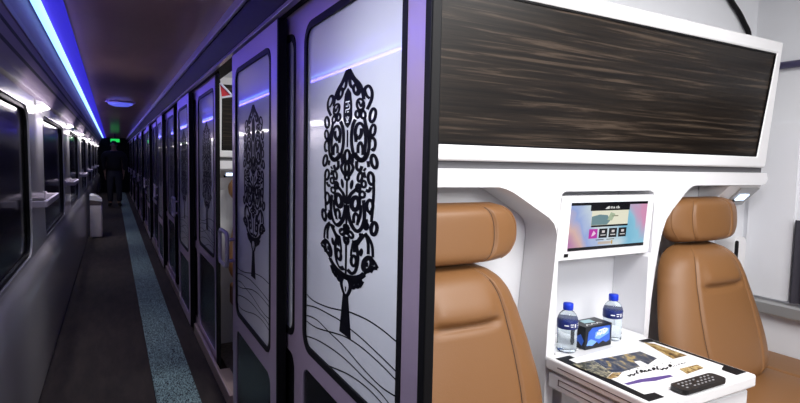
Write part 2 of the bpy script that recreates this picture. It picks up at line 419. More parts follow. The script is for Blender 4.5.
def motif_bm(X):
    bm = nb()
    def to2(p):       # traced pixel -> (offset from the axis, z) on the pane
        a = pX(p[0], p[1], .54); c = pX(axis_px(p[1]), p[1], .54)
        # height measured on the axis line so the mirrored half is level
        return (abs(a.y-c.y) if p[0] >= axis_px(p[1]) else -abs(a.y-c.y)), a.z
    def mm(s): return lambda a, b: Vector((X, YAX-s*a, b))
    for s in (1, -1):
        mp = lambda a, b, s=s: mm(s)(*to2((a, b)))
        for wd, pts in STROKES: ribbon(bm, pts, wd*1.38, mp)
        for pts in FILLS: fillpoly(bm, pts, mp)
    # central bud, stems, trunk
    def half(pts): return [(to2(p)) for p in pts]
    bud = half([(348, 87.5), (350.6, 92), (351.3, 103), (351, 118), (349, 124), (346.6, 127.5)])
    full = [(a, b) for a, b in bud]+[(-a, b) for a, b in reversed(bud)]
    fillpoly(bm, full, mm(1), False)
    z = lambda y: pX(axis_px(y), y, .54).z
    ribbon(bm, [(0, z(130)), (0, z(147))], .010, mm(1))
    ribbon(bm, [(0, z(179)), (0, z(228))], .014, mm(1))
    ribbon(bm, [(0, z(243)), (0, z(276))], .014, mm(1))
    trunk = [(-.018, z(293)), (.018, z(293)), (.041, z(335)), (-.041, z(335))]
    fillpoly(bm, trunk, mm(1), False)
    fillpoly(bm, [(-.004, z(286)-.0), (.004, z(286)), (.003, z(291)), (-.003, z(291))], mm(1), False)
    return bm
def wave_bm(X, y0, y1):
    bm = nb()
    W = [[(304, 293), (312, 301), (325, 307), (337, 310), (347, 312), (365, 320), (380, 330), (392, 340), (401, 347.5)],
         [(304, 305), (315, 308), (330, 316), (337, 320), (348, 329), (360, 339), (380, 358), (400, 378)],
         [(304, 315), (315, 320), (327, 332), (337, 341.5), (345, 350), (362, 370), (380, 388), (399, 400)],
         [(304, 320.5), (315, 328), (335, 334), (345, 338), (360, 348), (380, 366), (399, 386)],
         [(304, 336), (315, 340), (330, 349), (345, 361), (362, 378), (378, 393), (392, 411)],
         [(304, 344), (312, 356), (325, 365), (345, 374), (360, 384), (372, 395), (386, 411)]]
    for c in W: ribbon(bm, [(p.y, p.z) for p in (pX(*q, .54) for q in c)], .0038, lambda a, b: Vector((X, min(max(a, y0), y1), b)))
    return bm
def logo_bm(X):
    bm = nb()
    def m(a, b): return Vector((X, YAX-a, b))
    z0, z1 = pX(346, 113, .54).z, pX(346, 101, .54).z
    def q(u, v): return (u*.014, z0+(z1-z0)*v)
    for pts in ([(-1, .95), (1, .95)], [(.2, .95), (.2, .6), (-.8, .6)], [(-.9, .3), (.9, .35), (.9, .7)], [(-.9, .05), (-.9, .3)], [(-.2, .1), (.6, .1)], [(0, -.25), (0, -.6)], [(-.7, -.3), (0, -.65), (.7, -.3)], [(-.6, -.75), (.6, -.75)]):
        ribbon(bm, [q(*p) for p in pts], .003, m)
    return bm

# ================================================================== door wall: fixed glazed partitions
ZT = 1.79
def bead(bm, y0, y1, z0, z1, r, wd, X, t=.006):
    plate(bm, [rrect(y0-wd, y1+wd, z0-wd, z1+wd, r+wd), rrect(y0, y1, z0, z1, r)], mYZ(X), (t, 0, 0)); return bm
AY0, AY1 = .975, 1.640
AZ0, AZ1 = .685, 1.722
def make_partition():
    t = thing('glass_partition', (.56, .85, 0), '', 'glass partition', 'frosted glass partitions between the sliding doors')
    SY0, SY1 = 1.732, 2.66
    bm = nb()
    h = [rrect(AY0, AY1, AZ0, AZ1, .05), rrect(SY0, SY1, AZ0, AZ1, .05), rrect(AY0, AY1, .10, .625, .05), rrect(SY0, SY1, .10, .625, .05)]
    plate(bm, [[(.895, .0), (2.725, .0), (2.725, ZT), (.895, ZT)]]+h, mYZ(.54), (.017, 0, 0))
    obj('frame', bm, M['frame'], t, bevel=.002)
    obj('jamb_post', box(nb(), .533, .557, .868, .894, 0, ZT), M['black'], t, bevel=.004)
    obj('jamb_post', box(nb(), .533, .557, 2.726, 2.745, 0, ZT), M['black'], t, bevel=.003)
    for (a, b) in ((AY0, AY1), (SY0, SY1)):
        g = obj('glass_pane', box(nb(), .546, .555, a-.004, b+.004, AZ0-.004, AZ1+.004), M['glass_frost'], t)
        obj('gasket', bead(nb(), a+.020, b-.020, AZ0+.020, AZ1-.020, .045, .022, .5385), M['black'], g)
        k = obj('kick_panel', box(nb(), .546, .555, a-.004, b+.004, .096, .629), M['black_gloss'], t)
    obj('tree_motif', motif_bm(.5452), M['ink'], t)
    obj('motif_inscription', logo_bm(.5446), M['print_white'], t)
    obj('wave_lines', wave_bm(.5452, AY0+.02, AY1-.02), M['ink'], t)
    return t
DP = 2.37
part = make_partition()
part['label'] = 'nearest frosted glass partition with large black tree motif beside the open compartment'
for k in range(1, 8):
    nm = ['', 'second frosted glass partition with black tree motif, beyond the sliding door', 'third frosted glass partition along the corridor, beyond two sliding doors',
          'fourth frosted glass partition along the corridor', 'fifth frosted glass partition along the corridor', 'sixth frosted glass partition along the dark corridor',
          'seventh frosted glass partition along the dark corridor', 'farthest frosted glass partition at the end of the dark corridor'][k]
    dup(part, (0, DP*k, 0), nm)
# ---- sliding doors standing half open in front of the partitions
def make_door():
    t = thing('sliding_door', (.515, 1.80, .02), '', 'sliding door', 'frosted glass sliding doors of the compartments')
    y0, y1, x0, x1 = 1.812, 2.585, .500, .531
    gy0, gy1, gz0, gz1 = 1.895, 2.515, .575, 1.70
    bm = nb()
    plate(bm, [[(y0, .03), (y1, .03), (y1, 1.775), (y0, 1.775)], rrect(gy0, gy1, gz0, gz1, .05), rrect(gy0, gy1, .10, .50, .05)], mYZ(x0), (x1-x0, 0, 0))
    obj('frame', bm, M['frame'], t, bevel=.002)
    obj('edge_seal', box(nb(), x0-.002, x1, y0-.016, y0-.0005, .03, 1.775), M['black'], t, bevel=.003)
    g = obj('glass_pane', box(nb(), x0+.006, x0+.018, gy0-.004, gy1+.004, gz0-.004, gz1+.004), M['glass_frost'], t)
    obj('gasket', bead(nb(), gy0+.018, gy1-.018, gz0+.018, gz1-.018, .045, .02, x0-.0015), M['black'], g)
    obj('kick_panel', box(nb(), x0+.006, x0+.018, gy0-.004, gy1+.004, .096, .504), M['black_gloss'], t)
    d = (gy0+gy1)/2-YAX-.02
    bm = motif_bm(x0+.0052); bmesh.ops.translate(bm, verts=bm.verts, vec=(0, d, -.02))
    obj('tree_motif', bm, M['ink'], t)
    bm = wave_bm(x0+.0052, AY0+.02+.02, AY1-.045); bmesh.ops.translate(bm, verts=bm.verts, vec=(0, gy0-AY0-.02, -.07))
    for v in bm.verts: v.co.z = max(v.co.z, gz0+.02)
    obj('wave_lines', bm, M['ink'], t)
    # loop handle at the far edge
    lp = rrect(2.535, 2.72, .79, .95, .03, 5)
    bm = nb(); tube(bm, [(x0-.035, a, b) for a, b in lp], .010, 8, True)
    hd = obj('handle', bm, M['rail'], t, smooth=True)
    for zz in (.82, .92):
        bm = nb(); tube(bm, [(x0-.035, 2.537, zz), (x0+.002, 2.537, zz)], .008, 8)
        obj('handle_mount', bm, M['frame'], hd, smooth=True)
    return t
door = make_door()
door['label'] = 'nearest half open frosted sliding door with black tree motif and loop handle'
for k in range(1, 8):
    nm = ['', 'second sliding door along the corridor, next to the second tree partition', 'third sliding door along the corridor', 'fourth sliding door along the corridor', 'fifth sliding door along the corridor',
          'sixth sliding door along the dark corridor', 'seventh sliding door along the dark corridor', 'farthest sliding door along the dark corridor'][k]
    dup(door, (0, DP*k, 0), nm)
# thresholds, floors of openings
for k in range(-1, 8):
    a = 2.745+DP*k; b = 3.205+DP*k
    if k == -1: a = -.15
    t = struct('trim_%d' % (7+k), box(nb(), .512, .5315, a, b+(.9 if k >= 0 else 0), 0, .075), M['brass'], bevel=.004)
    t = struct('trim_%d' % (17+k), box(nb(), .532, .60, a+.002, b-.002, 0, .045), M['brass'], bevel=.004)
# wall behind the camera on the right side
struct('wall_right', box(nb(), .54, .60, YB, -.16, 0, ZT), M['fascia'])

# ================================================================== compartment shells
for k in range(0, 9):
    y = 1.40+DP*k
    struct('wall_partition' if k == 0 else 'wall_partition_rear', box(nb(), .60, 2.62, y, y+.035, 0, 2.12), M['wallwhite'])
struct('wall_window_side', plate(nb(), [[(YB, 0), (YE, 0), (YE, 2.12), (YB, 2.12)], rrect(-.05, 1.10, .80, 1.62, .05), rrect(2.2, 3.3, .80, 1.62, .05)], mYZ(2.60), (.04, 0, 0)), M['wallwhite'])
struct('window_20', box(nb(), 2.645, 2.655, -.1, 1.15, .75, 1.7), M['window'])
struct('window_21', box(nb(), 2.645, 2.655, 2.1, 3.4, .75, 1.7), M['window'])
struct('wall_compartment_back', box(nb(), .60, 2.60, -1.05, -1.0, 0, 2.12), M['wallwhite'])
struct('ceiling_compartment', box(nb(), .55, 2.64, YB, YE, 2.12, 2.16), M['wallwhite'])
struct('floor_compartment', box(nb(), .605, 2.60, -1.0, 3.75, .001, .012), M['cfloor'])

# ================================================================== compartment furniture
YF = 1.25
# ---- white moulding: ledge with centre console
def make_console():
    t = thing('console_moulding', (1.5, 1.40, 0), '', 'wall console', 'white moulded wall consoles with ledge')
    def q(x, y): p = pY(x, y, YF); return (p.x, p.z)
    left = [(1.235, 0.0), (1.235, .66), (1.238, .78), (1.248, .89), (1.256, .98), (1.262, 1.06), (1.258, 1.09), (1.247, 1.112), (1.225, 1.131), (1.10, 1.200), (1.075, 1.213), (1.05, 1.223), (1.02, 1.230)]
    right = [(1.985, 1.232), (1.96, 1.228), (1.94, 1.218), (1.92, 1.203), (1.845, 1.139), (1.815, 1.105), (1.795, 1.06), (1.782, 1.01), (1.766, .92), (1.752, .80), (1.746, .66), (1.746, 0)]
    outer = [(.605, 1.232)] + list(reversed(left)) + list(reversed(right)) + [(2.44, 1.232), (2.475, 1.238), (2.487, 1.257), (2.475, 1.284), (.605, 1.284)]
    hole = [(1.272, .10), (1.722, .10), (1.722, .97), (1.738, .985), (1.738, 1.19), (1.731, 1.208), (1.715, 1.215), (1.295, 1.215), (1.279, 1.208), (1.272, 1.19)]
    bm = nb(); plate(bm, [outer, hole], mXZ(YF), (0, .148, 0))
    obj('fascia', bm, M['white'], t, bevel=.016, seg=4, ang=40)
    # sloped brackets under the ledge ends
    for a, b in ((2.235, 2.472), (.61, .80)):
        obj('ledge_bracket', prism(nb(), [(a, 1.262, 1.231), (a, 1.398, 1.231), (a, 1.398, 1.085)], (b-a, 0, 0)), M['white'], t, bevel=.004)
    return t
con = make_console(); con['label'] = 'white moulded console and ledge between the two tan seats of the open compartment'
con2 = dup(con, (0, DP, 0), 'white moulded ledge glimpsed through the doorway of the next compartment')
# ---- reading lamps on the bracket slopes
def make_reading_lamp(xc, k=1, cy=1.325, cz=1.163):
    t = thing('reading_lamp', (xc, 1.33, 1.15), '', 'reading lamp', 'reading lamps under the ledge ends')
    nrm = Vector((0, -.146, -.136)).normalized(); d = Vector((0, .136, -.146)).normalized()
    c = Vector((xc, cy, cz))
    def sq(hx, hd, off, th):
        bm = nb(); pts = [c+Vector((sx*hx, 0, 0))+d*sd*hd*k+nrm*off for sx, sd in ((-1, -1), (1, -1), (1, 1), (-1, 1))]
        return prism(bm, pts, nrm*th)
    obj('plate', sq(.070, .068, .0012, .005), M['grey'], t, bevel=.002)
    obj('lens', sq(.034, .022, .0066, .004), M['lamp_cool'], t, bevel=.002)
    bm = nb(); cc = c+nrm*.007+d*.032*k+Vector((-.04, 0, 0)); tube(bm, [cc, cc+nrm*.006], .009, 10); obj('switch', bm, M['black_gloss'], t)
    return t
r1 = make_reading_lamp(2.395, .78, 1.308, 1.182); r1['label'] = 'small bluish lit reading lamp under the right end of the white ledge'
r2 = make_reading_lamp(.70, .5, 1.292, 1.1985); r2['label'] = 'small reading lamp at the door end of the ledge above the left tan seat'
dup(r2, (0, DP, 0), 'small bluish reading lamp seen through the next compartment doorway')

# ---- folded upper bunk with wood face
def make_bunk():
    t = thing('upper_bunk', (1.5, 1.4, 1.31), '', 'upper bunk', 'folded upper bunks with dark wood faces')
    def yy(z): return 1.235-.035*(z-1.305)/.53
    def sl(x0, x1, z0, z1, f, dpt):
        bm = nb()
        pts = [(x0, yy(z0)+f, z0), (x1, yy(z0)+f, z0), (x1+(.018 if x1 > 2 else 0)*(z1-z0)/.5, yy(z1)+f, z1), (x0, yy(z1)+f, z1)]
        return prism(bm, pts, (0, dpt, 0))
    bm = nb()
    z0, z1 = 1.306, 1.822
    fr = lambda off: (lambda a, b: Vector((a, yy(b)+off, b)))
    plate(nb_ := nb(), [[(.605, z0), (2.432, z0), (2.436, z1), (.605, z1)], [(.63, 1.352), (2.358, 1.352), (2.400, 1.772), (.63, 1.772)]], fr(0), (0, .15, 0))
    obj('bunk_frame', nb_, M['white_gloss'], t, bevel=.008, seg=3)
    obj('wood_panel', plate(nb(), [[(.629, 1.351), (2.359, 1.351), (2.401, 1.773), (.629, 1.773)]], fr(.008), (0, .09, 0)), M['wood'], t)
    obj('panel_edging', plate(nb(), [[(.626, 1.348), (2.362, 1.348), (2.404, 1.776), (.626, 1.776)], [(.634, 1.356), (2.353, 1.356), (2.394, 1.767), (.634, 1.767)]], fr(.004), (0, .004, 0)), M['black'], t)
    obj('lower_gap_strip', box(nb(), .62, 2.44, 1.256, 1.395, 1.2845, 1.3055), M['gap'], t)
    return t
bunk = make_bunk(); bunk['label'] = 'folded white upper bunk with dark striped wood face above the tan seats'
dup(bunk, (0, DP, 0), 'dark wood upper bunk glimpsed through the doorway of the next compartment')

# ---- seats
def lerp_tab(tab, v):
    for (a, x), (b, y) in zip(tab, tab[1:]):
        if v <= b:
            t = (v-a)/(b-a); t = t*t*(3-2*t) if False else t
            return x+(y-x)*t
    return tab[-1][1]
def cr_tab(tab, v):
    n = len(tab)
    for i in range(n-1):
        if v <= tab[i+1][0]:
            t = (v-tab[i][0])/(tab[i+1][0]-tab[i][0])
            p0, p1, p2, p3 = tab[max(i-1, 0)][1], tab[i][1], tab[i+1][1], tab[min(i+2, n-1)][1]
            return .5*((2*p1)+(p2-p0)*t+(2*p0-5*p1+4*p2-p3)*t*t+(3*p1-p0-3*p2+p3)*t**3)
    return tab[-1][1]
def cushion(bm, cx, wtab, z0, z1, yb, yt, thick, creases=(), seamu=.62, nu=110, nv=56, zarch=0.0, edge=3.2):
    """upholstered pad: front/back height fields over an outline of half-width w(v)"""
    def surf(u, v, side):
        wv = cr_tab(wtab, v); x = cx+u*wv
        z = z0+(z1-z0)*v + zarch*(1-u*u)*v
        ymid = yb+(yt-yb)*v
        e = (max(0, 1-abs(u)**edge))**.5 * (max(0, 1-abs(2*v-1)**(edge*3)))**.5
        d = thick*e
        if side > 0:
            if seamu: d -= .009*math.exp(-((abs(u)-seamu+(.10*(1-v)**2 if creases else 0))/.022)**2)*min(1, e*1.5)
            for (zc, hw, dep, curve) in creases:
                zz = zc+curve*(u/hw)**2
                fade = 1/(1+math.exp((abs(u)-hw)/.035))
                d -= dep*math.exp(-((z-zz)/.010)**2)*fade
                d += dep*.55*math.exp(-((z-zz-.04)/.035)**2)*fade
            return (x, ymid-d, z)
        return (x, ymid+d*.35, z)
    grids = []
    for side in (1, -1):
        G = [[bm.verts.new(surf(-1+2*i/nu, j/nv, side)) for i in range(nu+1)] for j in range(nv+1)]
        for j in range(nv):
            for i in range(nu): bm.faces.new((G[j][i], G[j][i+1], G[j+1][i+1], G[j+1][i]))
        grids.append(G)
    A, B = grids
    loop = [(0, i) for i in range(nu)]+[(j, nu) for j in range(nv)]+[(nv, i) for i in range(nu, 0, -1)]+[(j, 0) for j in range(nv, 0, -1)]
    for k in range(len(loop)):
        p, q = loop[k], loop[(k+1) % len(loop)]
        vs = [A[p[0]][p[1]], A[q[0]][q[1]], B[q[0]][q[1]], B[p[0]][p[1]]]
        if (vs[0].co-vs[3].co).length < 1e-7 and (vs[1].co-vs[2].co).length < 1e-7: continue
        try: bm.faces.new(vs)
        except ValueError: pass
    return surf
def make_seat(cx):
    t = thing('compartment_seat', (cx, 1.1, 0), '', 'seat', 'tan leather compartment seats')
    bm = nb()
    wt = [(0, .185), (.035, .232), (.09, .268), (.18, .286), (.32, .288), (.55, .266), (.75, .238), (.85, .216), (.92, .188), (.97, .148), (1, .10)]
    sf = cushion(bm, cx, wt, .475, 1.000, 1.155, 1.300, .105, creases=((.850, .44, .022, .004),), seamu=.60, zarch=.0)
    br = obj('backrest', bm, M['leather'], t, smooth=True)
    for s in (-1, 1):
        obj('seam', tube(nb(), [Vector(sf(s*(.60-.10*(1-v/40)**2), v/40, 1))+Vector((0, .0004, 0)) for v in range(2, 38)], .0032, 6), M['leather_dark'], br)
    bm = nb()
    wt = [(0, .165), (.06, .208), (.16, .240), (.35, .263), (.65, .265), (.84, .246), (.94, .216), (1, .17)]
    sf2 = cushion(bm, cx, wt, 1.003, 1.182, 1.285, 1.300, .075, seamu=.52, nv=30, edge=2.6)
    hr = obj('headrest', bm, M['leather'], t, smooth=True)
    for s in (-1, 1):
        obj('seam', tube(nb(), [Vector(sf2(s*.52, v/30, 1))+Vector((0, .0004, 0)) for v in range(2, 29)], .0028, 6), M['leather_dark'], hr)
        obj('piping', tube(nb(), [Vector(sf2(s*(.86+.05*math.sin(PI*v/30)), v/30, 1)) for v in range(2, 29)], .0022, 6), M['leather'], hr)
    # seat cushion
    bm = nb(); box(bm, cx-.284, cx+.284, .56, 1.18, .345, .490)
    bmesh.ops.subdivide_edges(bm, edges=bm.edges, cuts=6, use_grid_fill=True)
    for v in bm.verts:
        if v.co.z > .48:
            v.co.z += .014*(1-((v.co.x-cx)/.29)**4)*(1-((v.co.y-.87)/.31)**4)
    obj('seat_cushion', bm, M['leather'], t, bevel=.03, seg=4)
    obj('seat_base', box(nb(), cx-.26, cx+.26, .62, 1.20, .012, .344), M['white'], t, bevel=.01)
    return t
seatL = make_seat(.852); seatL['label'] = 'left tan leather seat partly hidden by the black door post'
seatR = dup(seatL, (2.068-.852, 0, 0), 'right tan leather seat beside the window wall and table')
# the right headrest is a little narrower so that it clears the console gusset
for ch in seatR.children:
    if ch.name.startswith('headrest'):
        ch.scale.x = .90; ch.location.x = -.852*.90+.034; ch.location.y += .02
    if ch.name.startswith('backrest'):
        ch.scale.x = 1.05; ch.location.x = -.852*1.05-.013
dup(seatL, (.095, DP, 0), 'tan leather seat glimpsed through the next compartment doorway')
# padded bench filler between right seat and window wall, side bolster with black slot
t = thing('side_bench', (2.48, .95, .012), 'flat tan bench pad on white base between the right seat and the window wall', 'bench')
bm = nb(); box(bm, 2.362, 2.597, .56, 1.396, .30, .488)
obj('bench_pad', bm, M['leather'], t, bevel=.02, seg=3)
obj('bench_base', box(nb(), 2.36, 2.597, .62, 1.39, .012, .299), M['white'], t)
t = thing('belt_holder', (2.43, 1.36, .9), 'white rounded plastic holder with black slot beside the right headrest', 'holder')
obj('body', plate(nb(), [rrect(2.385, 2.475, .80, 1.00, .03)], mXZ(1.315), (0, .084, 0)), M['white'], t, bevel=.012, seg=3)
obj('slot', plate(nb(), [rrect(2.388, 2.412, .90, .985, .011)], mXZ(1.311), (0, .01, 0)), M['black'], t)

# ---- monitor in the console
def make_monitor():
    t = thing('monitor', (1.5, 1.3, .98), 'white framed touchscreen monitor with colourful menu in the console', 'monitor')
    X0, X1, Z0, Z1 = 1.2745, 1.7355, .985, 1.200
    def yy(z): return 1.262-.014*(z-Z0)/(Z1-Z0)
    mp = lambda off: (lambda a, b: Vector((a, yy(b)-off, b)))
    obj('bezel', plate(nb(), [rrect(X0, X1, Z0, Z1, .012)], mp(0), (0, .03, 0)), M['white_gloss'], t, bevel=.005, seg=3)
    def q(x, y):
        Y = 1.26
        for _ in range(4):
            p = pY(x, y, Y); Y = yy(p.z)
        return (p.x, p.z)
    c = [q(571.5, 203), q(648, 200.8), q(642.5, 245), q(567, 251.5)]
    a0, a1 = (c[0][0]+c[3][0])/2, (c[1][0]+c[2][0])/2; b0, b1 = (c[2][1]+c[3][1])/2, (c[0][1]+c[1][1])/2
    a1 = min(a1, X1-.016)
    def uv(u, v): return (a0+(a1-a0)*u, b0+(b1-b0)*v)
    # wallpaper: emissive procedural gradient (a lit screen)
    m = mat('screen_wallpaper', (0, 0, 0), .2); nt = m.node_tree; b = nt.nodes['Principled BSDF']
    tc = nt.nodes.new('ShaderNodeTexCoord'); sx = nt.nodes.new('ShaderNodeSeparateXYZ')
    nz = nt.nodes.new('ShaderNodeTexNoise'); nz.inputs['Scale'].default_value = 9; nz.inputs['Distortion'].default_value = 1
    ad = nt.nodes.new('ShaderNodeMath'); ad.operation = 'MULTIPLY_ADD'; ad.inputs[1].default_value = .35
    nt.links.new(tc.outputs['Generated'], sx.inputs[0])
    nt.links.new(tc.outputs['Object'], nz.inputs['Vector'])
    mz = nt.nodes.new('ShaderNodeMath'); mz.operation = 'MULTIPLY_ADD'; mz.inputs[1].default_value = .35
    nt.links.new(sx.outputs['Z'], mz.inputs[0]); nt.links.new(sx.outputs['X'], mz.inputs[2])
    nt.links.new(nz.outputs['Fac'], ad.inputs[0]); nt.links.new(mz.outputs[0], ad.inputs[2])
    cr = nt.nodes.new('ShaderNodeValToRGB'); e = cr.color_ramp.elements
    cols = [(.15, (.42, .10, .45)), (.35, (.75, .50, .45)), (.5, (.35, .45, .80)), (.75, (.70, .80, .85)), (1.0, (.22, .55, .75)), (1.2, (.30, .62, .80)), (1.4, (.75, .35, .55))]
    while len(e) < len(cols): e.new(.5)
    for i, (p, cc) in enumerate(cols): e[i].position = min(1, p/1.45); e[i].color = (*cc, 1)
    nt.links.new(ad.outputs[0], cr.inputs[0])
    dv = nt.nodes.new('ShaderNodeMath'); dv.operation = 'DIVIDE'; dv.inputs[1].default_value = 1.45
    nt.links.new(ad.outputs[0], dv.inputs[0]); nt.links.new(dv.outputs[0], cr.inputs[0])
    nt.links.new(cr.outputs[0], b.inputs['Emission Color']); b.inputs['Emission Strength'].default_value = .85
    scr = obj('screen', plate(nb(), [[uv(0, 0), uv(1, 0), uv(1, 1), uv(0, 1)]], mp(.0012), (0, .002, 0)), m, t)
    def lit(name, col, s=.85): return mat(name, (0, 0, 0), .3, emit=col, es=s)
    dark = mat('screen_dark', (.004, .004, .006), .25)
    def pl(name, pts, mm, off=.002):
        return obj(name, plate(nb(), [[uv(*p) for p in pts]], mp(off), (0, .0006, 0)), mm, scr)
    R = lambda u0, u1, v0, v1: [(u0, v0), (u1, v0), (u1, v1), (u0, v1)]
    pl('menu_bar', R(0, 1, .94, 1), dark); pl('menu_bar', R(.24, .75, .82, .941), dark)
    pl('menu_bar', R(0, 1, 0, .065), dark)
    pl('picture', R(.26, .74, .50, .82), lit('screen_cream', (.90, .88, .70)))
    pl('picture_shape', [(.26, .52), (.46, .52), (.50, .60), (.46, .72), (.36, .74), (.26, .70)], lit('screen_teal', (.18, .30, .33)), .0028)
    pl('picture_shape', [(.46, .62), (.52, .60), (.56, .74), (.50, .78)], lit('screen_sage', (.45, .55, .38)), .0030)
    pl('picture_shape', R(.52, .60, .69, .71), lit('screen_olive', (.2, .2, .12)), .0030)
    pl('menu_bar', R(.26, .74, .475, .515), dark, .0030)
    for i in range(4):
        u = .245+.128*i
        pts = [uv(u, .235), uv(u+.105, .235), uv(u+.105, .435), uv(u, .435)]
        mm = lit('screen_magenta', (.55, .03, .42)) if i == 0 else dark
        pl('menu_icon', R(u, u+.105, .235, .435), mm)
        if i == 0: pl('icon_symbol', [(u+.03, .28), (u+.06, .30), (u+.085, .34), (u+.055, .40), (u+.04, .34)], lit('screen_pink', (.95, .7, .9)), .0028)
        else:
            pl('icon_symbol', R(u+.035, u+.07, .345, .395), lit('screen_white', (.8, .75, .75)), .0028)
            pl('icon_symbol', R(u+.02, u+.085, .285, .305), lit('screen_white', (.7, .68, .68)), .0028)
    pl('caption_bar', R(.34, .44, .19, .205), dark); pl('caption_bar', R(.48, .58, .19, .205), dark)
    pl('caption_bar', R(.37, .54, .10, .155), lit('screen_tan', (.62, .52, .45))); pl('caption_bar', R(.545, .56, .09, .17), lit('screen_amber', (.6, .35, .05)))
    # header emblem: slanted wedge followed by upright letter strokes
    wht = lit('screen_white', (.85, .85, .82))
    pl('header_emblem', [(.42, .855), (.475, .855), (.475, .915), (.455, .905)], wht, .0028)
    for i, (u, v0, v1) in enumerate(((.49, .86, .905), (.505, .86, .905), (.525, .86, .895), (.538, .86, .895), (.565, .86, .90), (.585, .86, .915), (.60, .86, .89))):
        pl('header_letter', R(u, u+.008, v0, v1), wht, .0028)
    for v in (.86, .885): pl('header_letter', R(.568, .60, v, v+.008), wht, .0028)
    pl('header_letter', R(.525, .546, .888, .896), wht, .0028)
    pl('sensor', [(-.035, -.12), (.015, -.12), (.015, -.05), (-.035, -.05)], M['black'], .0015)
    return t
make_monitor()

# ---- folding table
ZTB = .68
def make_table():
    t = thing('folding_table', (1.46, 1.1, .58), 'white pull out table with black grip strips between the seats', 'table')
    obj('tabletop', box(nb(), 1.228, 1.705, .848, 1.245, .640, ZTB), M['white_gloss'], t, bevel=.008, seg=3)
    obj('table_shelf', box(nb(), 1.276, 1.718, 1.246, 1.397, .640, ZTB-.0005), M['white_gloss'], t, bevel=.002)
    obj('lower_leaf', box(nb(), 1.234, 1.690, .862, 1.235, .580, .630), M['white'], t, bevel=.006, seg=2)
    bm = nb()
    for (z0, z1) in ((.6585, .6605), (.600, .602), (.618, .620)): box(bm, 1.2265 if z0 > .64 else 1.2325, 1.2285 if z0 > .64 else 1.2345, .90, 1.19, z0, z1)
    box(bm, 1.2325, 1.2345, 1.188, 1.19, .60, .62)
    obj('edge_groove', bm, mat('maroon_line', (.05, .02, .03), .5), t)
    for s, (xa, xb, xw) in ((0, (1.238, 1.272, 1.300)), (1, (1.692, 1.668, 1.640))):
        pts = [(xa, .872), (xw, .872), (xw, .915), (xb, .935), (xb, 1.165), (xw, 1.180), (xw, 1.21), (xa, 1.21)]
        if s: pts = list(reversed(pts))
        obj('grip_strip', plate(nb(), [pts], mXY(ZTB+.0002), (0, 0, .0016)), M['black'], t, bevel=.0006)
    obj('hinge_post', box(nb(), 1.30, 1.69, 1.236, 1.39, .30, .579), M['white'], t)
    return t
make_table()
def onT(x, y, dz): return pZ(x, y, ZTB+dz)
def flat(name, pxs, mm, parent, dz, th=.0004):
    pts = [onT(x, y, dz) for x, y in pxs]
    return obj(name, prism(nb(), pts, (0, 0, th)), mm, parent)
# printed menu sheet
def photo_mat(name, cols, sc):
    return noisemat(name, cols, (sc, sc*.6, 1), .4, detail=4, nscale=1, dist=1.5)
nightpic = photo_mat('menu_photo_dark', [(.35, (.012, .018, .045)), (.5, (.03, .04, .07)), (.58, (.10, .10, .10)), (.68, (.45, .32, .10))], 26)
goldpic = photo_mat('menu_photo_gold', [(.36, (.03, .02, .015)), (.5, (.30, .18, .05)), (.6, (.55, .42, .2)), (.7, (.05, .04, .03))], 40)
leafpic = photo_mat('menu_photo_green', [(.36, (.02, .022, .02)), (.5, (.10, .10, .07)), (.6, (.45, .40, .25)), (.7, (.05, .05, .04))], 55)
mn = thing('menu_sheet', (1.45, 1.0, ZTB+.002), 'white printed menu sheet with dark photograph lying on the table', 'menu')
bm = nb(); pts = [(1.262, .905), (1.40, .890), (1.55, .885), (1.672, .93), (1.672, 1.175), (1.50, 1.20), (1.268, 1.182)]
obj('paper', prism(nb(), [(x, y, ZTB+.002) for x, y in pts], (0, 0, .0006)), M['paper'], mn)
D = .0030
flat('photo', [(571, 364.5), (593, 360.2), (612, 372.5), (606, 378), (598, 375)], leafpic, mn, D)
flat('photo', [(593.5, 360.2), (640, 351.4), (657, 358.3), (648, 364.6), (640, 360.5), (634, 361.5), (640, 366.5), (622, 372), (612, 372.2)], nightpic, mn, D)
flat('photo', [(606.5, 378), (613, 372.6), (622, 372.4), (618, 377), (610, 379)], goldpic, mn, D)
flat('photo', [(643.5, 342.3), (655, 344), (687, 355.5), (673, 359)], goldpic, mn, D)
flat('photo', [(679, 369), (697, 364.6), (704, 368), (687, 374)], goldpic, mn, D)
flat('title_band', [(624, 383.6), (640, 379.2), (655, 377), (670, 374.8), (673, 376.5), (655, 381), (643, 382), (628, 385)], M['purple'], mn, D)
# handwritten style title along the sheet
def script_line(x0, y0, x1, y1, n, h, mm, wd, nm):
    bm = nb(); rnd = random.Random(3)
    for i in range(n):
        f = (i+.2)/n; x = x0+(x1-x0)*f; y = y0+(y1-y0)*f; sx = (x1-x0)/n*.75
        k = rnd.choice((0, 1, 2, 3))
        shp = [[(0, .0), (.3, .5), (.6, .0), (1, .1)], [(0, .1), (.5, -.4), (1, .1)], [(.2, .9), (.3, 0), (.9, .1)], [(0, .3), (.4, .7), (.8, .3), (.3, 0)]][k]
        pts = [onT(x+sx*a, y-h*b+(y1-y0)/n*a, D) for a, b in shp]
        ribbon(bm, [(p.x, p.y) for p in pts], wd, lambda a, b: Vector((a, b, ZTB+D+.0003)))
        if i % 2 == 0:
            p = onT(x+sx*.5, y-h*1.3, D); ribbon(bm, [(p.x, p.y), (p.x+.004, p.y+.001)], wd, lambda a, b: Vector((a, b, ZTB+D+.0003)))
    obj(nm, bm, mm, mn)
script_line(627, 375.5, 672, 366.8, 11, 3.8, M['ink'], .0052, 'title_script')
script_line(627, 383, 668, 376, 9, 2.0, M['paper'], .0018, 'band_script')
script_line(672, 366.5, 686, 363, 5, 1.2, M['ink'], .002, 'small_print')
script_line(596, 360.5, 616, 356.6, 7, 1.2, M['print_white'], .0014, 'photo_script')
